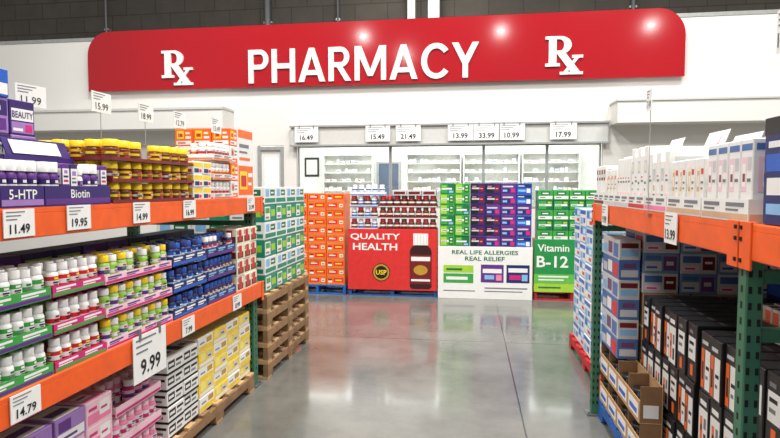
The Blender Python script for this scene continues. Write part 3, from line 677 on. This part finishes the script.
dsc={cC1.name:'green and lime pack',cC1b.name:'dark green pack',cC2.name:'black and purple pack',cC3.name:'purple and navy pack',cC4.name:'blue and navy pack'}
stack(FB,-.42,.02,PZ+.591,6,1,6,.211,.31,.148,lambda c,r,k:pat[c][k],'allergy_pack','pack','','allergy packs above the white sign',end='left',desc_by=lambda c,r,k:dsc[pat[c][k].name])
cD1=carton(.205,.3,.136,DGRN,[('F',.05,.55,.1,.9,GRN),('F',.1,.9,.4,.6,WHITE),('F',.14,.5,.46,.53,DGRN),('F',.65,.9,.65,.85,LIME)])
cD2=carton(.205,.3,.136,GRN,[('F',.05,.95,.1,.4,WHITE),('F',.2,.8,.5,.85,DGRN),('F',.15,.5,.2,.3,GREYINK),('F',.3,.7,.6,.72,WHITE)])
stack(FB,.92,.02,PZ+.694,4,1,5,.211,.31,.1385,lambda c,r,k:cD1 if (k)%2 else cD2,'vitamin_pack','pack','','green vitamin packs',end='left',desc_by=lambda c,r,k:'dark green and lime pack' if k%2 else 'green and white pack')
def board(name,x0,x1,y,z0,z1,base,label,fn):
    o=mk(name,None,None,((x0+x1)/2,y,z0)); tag(o,label,'sign','display sign boards')
    W=x1-x0; H=z1-z0
    m=MB(); m.box(-W/2,W/2,0,.012,0,H,base,.002); mk('board',m.mesh('board'),o)
    m=MB(); fn(m,W,H); mk('print',m.mesh('print'),o)
def pr(m,W,H,a,b,c,d,mt,e=.001): m.box(-W/2+a*W,-W/2+b*W,-e,.001,c*H,d*H,mt)
SIGNR=mat('sign_red',(214,48,46),.4)
DKB=mat('bottle_print_dark',(52,20,20),.4)
def fB(m,W,H):
    m.text('QUALITY',(-W*.19,-.002,.87*H),.115*H,WHITE,w=W*.56,bold=.02)
    m.text('HEALTH',(-W*.19,-.002,.71*H),.115*H,WHITE,w=W*.50,bold=.02)
    cx0=-W*.12; cz0=.29*H
    for r,e,mt in ((.13,.0015,BLACK),(.118,.0022,GOLD),(.092,.003,BLACK)):
        m.prism([(cx0+r*math.cos(2*PI*k/28),cz0+r*math.sin(2*PI*k/28)) for k in range(28)],-e,0,mt)
    m.text('USP',(cx0,-.0036,cz0),.07,YEL,bold=.02)
    cx=W*.32; z=.03*H; R=.155
    pts=[(cx-R+.03,z),(cx+R-.03,z),(cx+R,z+.03)]
    pts+=[(cx+R-.09*(1-math.cos(a)),z+.52+.10*math.sin(a)) for a in [k*PI/16 for k in range(9)]]
    pts+=[(cx-R+.09*(1-math.cos(a)),z+.52+.10*math.sin(a)) for a in [(8-k)*PI/16 for k in range(9)]]
    pts+=[(cx-R,z+.03)]
    m.prism(pts,-.002,0,DKB)
    m.box(cx-.105,cx+.105,-.008,0,z+.625,z+.79,WHITE)
    for i in range(5): m.box(cx-.09+i*.043,cx-.084+i*.043,-.0086,0,z+.635,z+.78,LGREY)
    m.box(cx-R,cx+R,-.0032,0,z+.07,z+.49,MAROON); m.box(cx-R+.02,cx+R-.02,-.0038,0,z+.40,z+.46,WHITE)
    m.prism([(cx+.10*math.cos(2*PI*k/20),z+.27+.07*math.sin(2*PI*k/20)) for k in range(20)],-.0040,0,GOLD)
    m.box(cx-R+.02,cx+R-.02,-.0038,0,z+.11,z+.14,WHITE)
board('display_sign',-1.74,-.455,7.875,.09,.965,SIGNR,'red sign board lettered QUALITY HEALTH with bottle picture',fB)
def fC(m,W,H):
    m.text('REAL LIFE ALLERGIES',(0,-.002,.89*H),.08*H,DGRN,w=W*.70,bold=.015)
    m.text('REAL RELIEF',(0,-.002,.77*H),.08*H,DGRN,w=W*.42,bold=.015)
    pr(m,W,H,.46,.70,.32,.66,PURPLE,.0014); pr(m,W,H,.48,.68,.50,.58,WHITE,.002); pr(m,W,H,.5,.6,.38,.46,SKYB,.002); pr(m,W,H,.62,.68,.36,.47,PINK,.002); pr(m,W,H,.73,.97,.32,.66,NAVY,.0014); pr(m,W,H,.75,.95,.52,.60,WHITE,.002); pr(m,W,H,.76,.88,.38,.47,MAGENTA,.002); pr(m,W,H,.89,.95,.36,.48,SKYB,.002)
    pr(m,W,H,.06,.38,.50,.64,LIME,.0014); pr(m,W,H,.06,.38,.30,.48,GRN,.0014); pr(m,W,H,.09,.32,.36,.42,WHITE,.002); pr(m,W,H,.09,.26,.54,.58,DGRN,.002)
    pr(m,W,H,.5,.95,.2,.225,GREYINK); pr(m,W,H,.5,.9,.14,.16,GREYINK); pr(m,W,H,.06,.4,.14,.16,GREYINK)
board('display_sign',-.44,.858,7.86,.0,.735,WHITE,'white sign board lettered REAL LIFE ALLERGIES REAL RELIEF',fC)
SG=mat('sign_green',(32,140,68),.4); SG2=mat('sign_green_light',(100,182,74),.4)
def fD(m,W,H):
    pr(m,W,H,0,1,.0,.16,LIME,.0012); pr(m,W,H,0,1,.16,.34,SG2,.0012)
    m.text('Vitamin',(-W*.245,-.002,.84*H),.14*H,WHITE,w=W*.42,bold=.015)
    m.text('B-12',(-W*.255,-.002,.58*H),.22*H,WHITE,w=W*.42,bold=.02)
    pr(m,W,H,.06,.46,.28,.31,WHITE,.002); pr(m,W,H,.06,.40,.22,.245,WHITE,.002); pr(m,W,H,.06,.36,.07,.10,DGRN,.002)
board('display_sign',.88,1.88,7.875,.12,.845,SG,'green sign board lettered Vitamin B-12',fD)

# tower beyond right rack
cBt=carton(.25,.28,.152,SKYB,[('FR',.04,.96,.1,.5,WHITE),('FR',.1,.4,.55,.9,BLUE),('FR',.5,.9,.2,.4,REDC),('FR',.55,.9,.6,.85,WHITE)])
cBt2=carton(.25,.28,.152,WHITE,[('FR',.04,.96,.7,.92,BLUE),('FR',.1,.5,.1,.5,SKYB),('FR',.6,.9,.2,.5,BLUE)])
stack(Fr('R',.99),4.24,.0,PZ,5,3,8,.262,.30,.1535,lambda c,r,k:cBt if (k+c)%2 else cBt2,'bottle_case','case','','blue and white cases beyond right rack',side=True,desc_by=lambda c,r,k:'sky blue case with white band' if (k+c)%2 else 'white case with blue band')

# ------------------------------------------------------------------ right rack, top shelf
RZ=1.446
def wb(w_,h_,*pr_): return [('x',carton(w_,.16,h_,WHITE,list(pr_)))]
w1=wb(.05,.26,('FR',.1,.9,.08,.3,PALEPINK),('FR',.2,.8,.5,.54,GREYINK),('FR',.2,.6,.58,.61,REDC),('R',.15,.85,.66,.9,LGREY),('R',.3,.7,.34,.46,TAN))
w1b=wb(.05,.22,('FR',.1,.9,.6,.85,LGREY),('FR',.2,.8,.3,.34,GREYINK),('FR',.3,.7,.40,.52,TAN),('FR',.1,.9,.06,.14,STBL))
w2=wb(.05,.30,('FR',.1,.9,.1,.2,REDC),('FR',.15,.85,.58,.78,LGREY),('FR',.3,.7,.62,.74,CREAM),('FR',.2,.7,.40,.44,GREYINK),('FR',.2,.5,.30,.33,GREYINK))
w3=wb(.07,.21,('FR',.08,.92,.06,.22,LGREY),('FR',.10,.60,.34,.86,CREAM),('FR',.2,.5,.42,.78,TAN),('FR',.28,.42,.5,.7,PLASTW),('FR',.66,.92,.72,.82,REDC),('FR',.66,.9,.56,.60,GREYINK),('FR',.66,.86,.46,.49,GREYINK))
w4=wb(.07,.25,('FR',.06,.94,.86,.94,STBL),('FR',.1,.5,.36,.78,PALEPINK),('FR',.18,.42,.42,.70,PLASTW),('FR',.2,.4,.48,.58,BROWN),('FR',.58,.9,.62,.78,LGREY),('FR',.58,.86,.48,.52,GREYINK),('FR',.1,.9,.08,.24,TAN))
w5=wb(.05,.24,('FR',.1,.9,.62,.9,MAROON),('FR',.2,.8,.7,.78,WHITE),('FR',.1,.9,.1,.3,LGREY))
def rt(u0,u1,kind,cols,rows,dp,desc,td,grp,stripe=PALEPINK,lip=.07,bars=GREYINK,back=None,flap=None):
    tiers(FR,u0,u1,.0,RZ,1,.2,kind,'supplement_box','box',dp,cols,rows,WHITE,stripe,lip,desc,td,grp,jit=.04,back=back,bars=bars,flap=flap)
rt(1.80,2.14,[w4,w3,w1b],4,2,.17,'white printed box in the nearest tray','nearest white open tray of printed boxes','printed boxes in the nearest tray',stripe=TAN,back=.27,flap=TAN)
rt(2.15,2.50,[w3,w4,w3],4,2,.17,'white box with bottle picture','white tray of picture boxes with raised flap','tan picture boxes',stripe=TAN,back=.28,flap=LGREY)
rt(2.51,2.80,[w1,w1b],5,2,.17,'white box with pink or grey base','white open tray of pink and grey based boxes','boxes in the third tray',stripe=PINK,back=.27,flap=PALEPINK)
rt(2.81,3.08,[w2,w1],5,2,.17,'slim white box, fourth tray from camera','white tray of red-banded boxes','red-banded boxes',stripe=REDC,back=.31,flap=PALEPINK)
rt(3.09,3.36,[w1,w1b,w2],5,2,.17,'slim white box, fifth tray from camera','white open tray of pink-footed boxes','pink-footed boxes',stripe=LGREY)
rt(3.37,3.62,[w3],3,2,.17,'white box, sixth tray from camera','white tray of grey-footed picture boxes','grey-footed picture boxes',stripe=LGREY,back=.32,flap=CREAM)
rt(3.63,3.90,[w5,w2,w5],4,2,.17,'white box at rack end','farthest white tray of maroon-topped boxes','boxes at the rack end',stripe=MAROON)
cNv=carton(.19,.2,.30,NAVY,[('FR',.0,1,.84,1.0,BLACK),('FR',.06,.94,.5,.66,BLUE),('FR',.1,.9,.28,.44,WHITE),('FR',.1,.5,.1,.2,SKYB),('FR',.12,.6,.72,.78,WHITE)])
stack(FR,1.355,.015,RZ,2,1,1,.195,.2,.3,cNv,'navy_carton','carton','dark blue box with black top on upper shelf','dark blue boxes at the near end of upper shelf')
thing('price_sign',card_parts('14.99',.11,.12,pole=.184,bold=.0),(.86,1.700,RZ+.30+.184+.06),-PI/2,'white price card on thin post above dark blue box','price sign','post mounted price cards')
thing('price_sign',card_parts('17.49',.07,.10,pole=.47,bold=.0),(.806,2.72,1.43+.47+.05),-PI/2,'small price tag on tall thin post in middle of right rack','price sign','post mounted price cards')

# ------------------------------------------------------------------ right rack, floor level
def bk(v):
    w_=.104
    if v==0: P_=[('F',.08,.92,.04,.74,WHITE),('F',.22,.46,.12,.60,ORG),('F',.26,.42,.36,.46,BLACK),('F',.58,.80,.12,.34,INK),('F',.58,.80,.42,.60,GREYINK),('F',.2,.8,.80,.88,WHITE)]
    elif v==1: P_=[('F',.08,.36,.06,.72,ORG),('F',.14,.30,.2,.5,BLACK),('F',.44,.92,.06,.72,WHITE),('F',.52,.84,.4,.46,INK),('F',.52,.74,.24,.3,GREYINK),('F',.15,.7,.80,.86,LGREY)]
    else: P_=[('F',.12,.88,.36,.76,WHITE),('F',.2,.7,.62,.68,INK),('F',.2,.6,.48,.54,GREYINK),('F',.36,.64,.08,.28,ORG),('F',.2,.6,.82,.88,GREYINK)]
    P_+=[('R',.06,.94,.1,.85,CHAR),('R',.15,.45,.2,.7,WHITE),('R',.52,.62,.2,.7,ORG),('R',.74,.9,.5,.6,GREYINK),('T',.06,.94,.03,.97,CHAR),('T',.2,.8,.3,.34,GREYINK)]
    return carton(w_,.40,.262,BLACK,P_)
B3=[bk(v) for v in range(3)]
bn3=['black case with white panel','black case with orange-white halves','black case with small orange patch']
bi=lambda c,r,k:(c//2+k+(c%2)*(1 if c%3==0 else 0))%3
stack(Fr('R',1.0),1.945,.02,PZ,6,2,3,.1085,.405,.264,lambda c,r,k:B3[bi(c,r,k)],'black_case','case','','black cases',full=True,out=.022,desc_by=lambda c,r,k:bn3[bi(c,r,k)])
stack(Fr('R',1.0),2.66,.02,PZ,7,2,3,.1085,.405,.264,lambda c,r,k:B3[bi(c,r,k)],'dark_case','case','','black cases on the farther pallet',full=True,out=.022,desc_by=lambda c,r,k:'farther '+bn3[bi(c,r,k)])
cTall=carton(.05,.05,.13,WHITE,[('FR',.1,.9,.5,.9,ORG),('FR',.2,.8,.2,.4,INK),('T',.1,.9,.1,.9,BLACK)])
tiers(Fr('R',1.20),2.02,2.56,.0,PZ+.793,1,.2,[[('x',cTall)]],'tall_pack','pack',.06,9,2,BLACK,WHITE,.07,'white and orange pack on black cases','open black tray of packs standing on the black cases','white and orange packs',jit=.05)
cTub=bottle(.05,.13,BLACK,WHITE,BLACK,caph=.25,label2=BLUE,capr=1.0)
def open_case(w_,d_,h_):
    m=MB(); t=.005
    m.box(-w_/2,w_/2,-d_/2,d_/2,0,t,KRAFT); m.box(-w_/2,w_/2,-d_/2,-d_/2+t,t,h_*.62,KRAFT); m.box(-w_/2,w_/2,d_/2-t,d_/2,t,h_,KRAFT)
    for s_ in (-1,1):
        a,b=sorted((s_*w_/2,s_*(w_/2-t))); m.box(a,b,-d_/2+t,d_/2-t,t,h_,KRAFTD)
    m.box(-w_/2+.02,w_/2-.02,-d_/2-.0008,-d_/2+.001,h_*.1,h_*.5,WHITE); m.box(-w_/2+.04,w_/2-.04,-d_/2-.0014,-d_/2+.001,h_*.18,h_*.32,BLUE)
    m.box(w_/2-.001,w_/2+.0008,-d_/2+.02,d_/2-.02,h_*.15,h_*.5,WHITE)
    return m.mesh('open_case')
oc=open_case(.215,.115,.195)
for k in range(2):
    for c in range(4):
        u=2.99+c*.219; z=PZ+k*.197; lv="upper" if k else "lower"
        thing('open_case',[('o',oc)],(.872+.0575,u+.1,z),-PI/2,f'open brown cardboard case, {lv} layer, {ORDW[c]} from camera end','box','open brown cases')
        for j in range(2):
            thing('tub',cTub,(.872+.0575,u+.1-.052+j*.104,z+.005),-PI/2,f'{"far" if j else "near"} black-lidded tub in {lv} brown case, {ORDW[c]} from camera end','tub','black-lidded tubs')
cSup=carton(.4,.26,.395,KRAFT,[('FR',0,1,.48,.52,CREAM)])
stack(Fr('R',1.01,0),3.445,.0,PZ,1,3,2,.41,.27,.397,cSup,'brown_case','case','plain brown case at rack far end','plain brown cases at the rack far end',full=True)
Wd=.40
MUTB=mat('muted_blue',(110,146,186),.5)
cVa=carton(Wd,.2,.118,MUTB,[('F',.05,.6,.15,.5,LGREY),('F',.65,.93,.2,.8,PLUM),('R',.05,.52,.12,.6,LGREY),('R',.1,.4,.25,.35,BLUE),('R',.57,.93,.15,.85,PLUM),('R',.65,.85,.4,.6,LGREY),('R',.08,.5,.68,.88,STBL)])
cVb=carton(Wd,.2,.118,LGREY,[('F',.05,.55,.5,.85,BLUE),('F',.6,.93,.2,.8,REDC),('R',.06,.55,.55,.88,STBL),('R',.6,.93,.2,.85,MAROON),('R',.66,.86,.5,.62,WHITE),('R',.08,.5,.15,.4,PALEPINK),('R',.12,.4,.22,.3,MAGENTA)])
stack(Fr('R',1.01,0),3.445,.0,PZ+.794,1,4,3,.41,.205,.1185,lambda c,r,k:cVa if (k+r)%2 else cVb,'printed_carton','carton','','printed cartons under the beam',full=True,desc_by=lambda c,r,k:'muted blue carton with plum patch' if (k+r)%2 else 'grey carton with maroon patch')
cVs=carton(Wd,.12,.118,LGREY,[('F',.05,.3,.15,.6,SKYB),('F',.35,.6,.2,.8,PLUM),('F',.66,.95,.1,.8,STBL),('R',.1,.9,.2,.5,SKYB),('R',.1,.9,.6,.85,MAROON)])
cVt=carton(Wd,.12,.118,STBL,[('F',.05,.3,.15,.6,LGREY),('F',.35,.6,.2,.8,WHITE),('F',.66,.95,.1,.8,REDC),('R',.1,.9,.15,.5,LGREY),('R',.2,.8,.6,.85,PLUM)])
stack(Fr('R',.875,0),3.445,.0,PZ+.394,1,1,6,.41,.12,.1185,lambda c,r,k:cVs if k%2 else cVt,'printed_carton','carton','','narrow printed cartons',out=.0,desc_by=lambda c,r,k:'narrow grey carton above brown cases' if k%2 else 'narrow blue carton above brown cases')
cRn=carton(.29,.14,.285,NAVY,[('F',.06,.94,.1,.45,BLUE),('F',.1,.6,.6,.85,WHITE),('R',.1,.9,.3,.7,BLUE)])
stack(Fr('R',1.66,0),1.95,.0,PZ+.793,5,1,1,.29,.14,.285,cRn,'navy_carton','carton','navy carton at the back of right rack','navy cartons at the rack rear')
cRn2=carton(.36,.28,.36,NAVY,[('FR',.06,.94,.1,.45,BLUE),('FR',.1,.6,.6,.85,WHITE)])
stack(Fr('R',.97,0),.95,.0,PZ,2,3,3,.39,.29,.362,cRn2,'navy_carton','carton','large navy carton near camera','large navy cartons near the camera',full=True)

# ------------------------------------------------------------------ light
wd=bpy.data.worlds.new('world'); scene.world=wd; wd.use_nodes=True
bg=wd.node_tree.nodes['Background']; bg.inputs[0].default_value=(1,.99,.97,1); bg.inputs[1].default_value=.36
def area(loc,size,power,rot=(0,0,0),col=(1,.98,.945)):
    l=bpy.data.lights.new('area','AREA'); l.size=size; l.energy=power; l.color=col; l.shape='DISK'
    o=bpy.data.objects.new('high_bay_or_added_light',l); COL.objects.link(o); o.location=loc; o.rotation_euler=rot; tag(o,'round high bay ceiling light or added column fill light','light','high bay lights')
for x,y in [(-4.9,-6.7),(1.3,-6.7),(7.6,-6.7),(-3.4,-10.5)]: area((x,y,8.5),.2,130)
for x,y in [(-4,1),(0,1.5),(4,1),(-4,6),(0,5.5),(4,6)]: area((x,y,8),1.4,350)
area((-1,10.8,6.2),1.0,50,rot=(PI/2,0,0))  # unseen fill lamp, added behind the wall to brighten the white columns
l=bpy.data.lights.new('room','AREA'); l.shape='RECTANGLE'; l.size=6; l.size_y=1.6; l.energy=210
o=bpy.data.objects.new('pharmacy_room_light',l); COL.objects.link(o); o.location=(-.5,11.1,2.84)

cam=bpy.data.cameras.new('cam'); cam.lens=25.85; cam.sensor_width=36; cam.clip_start=.05
co=bpy.data.objects.new('camera',cam); COL.objects.link(co); co.location=(0,0,1.55)
co.rotation_euler=(math.radians(90-3.17),0,math.radians(8.13)); scene.camera=co
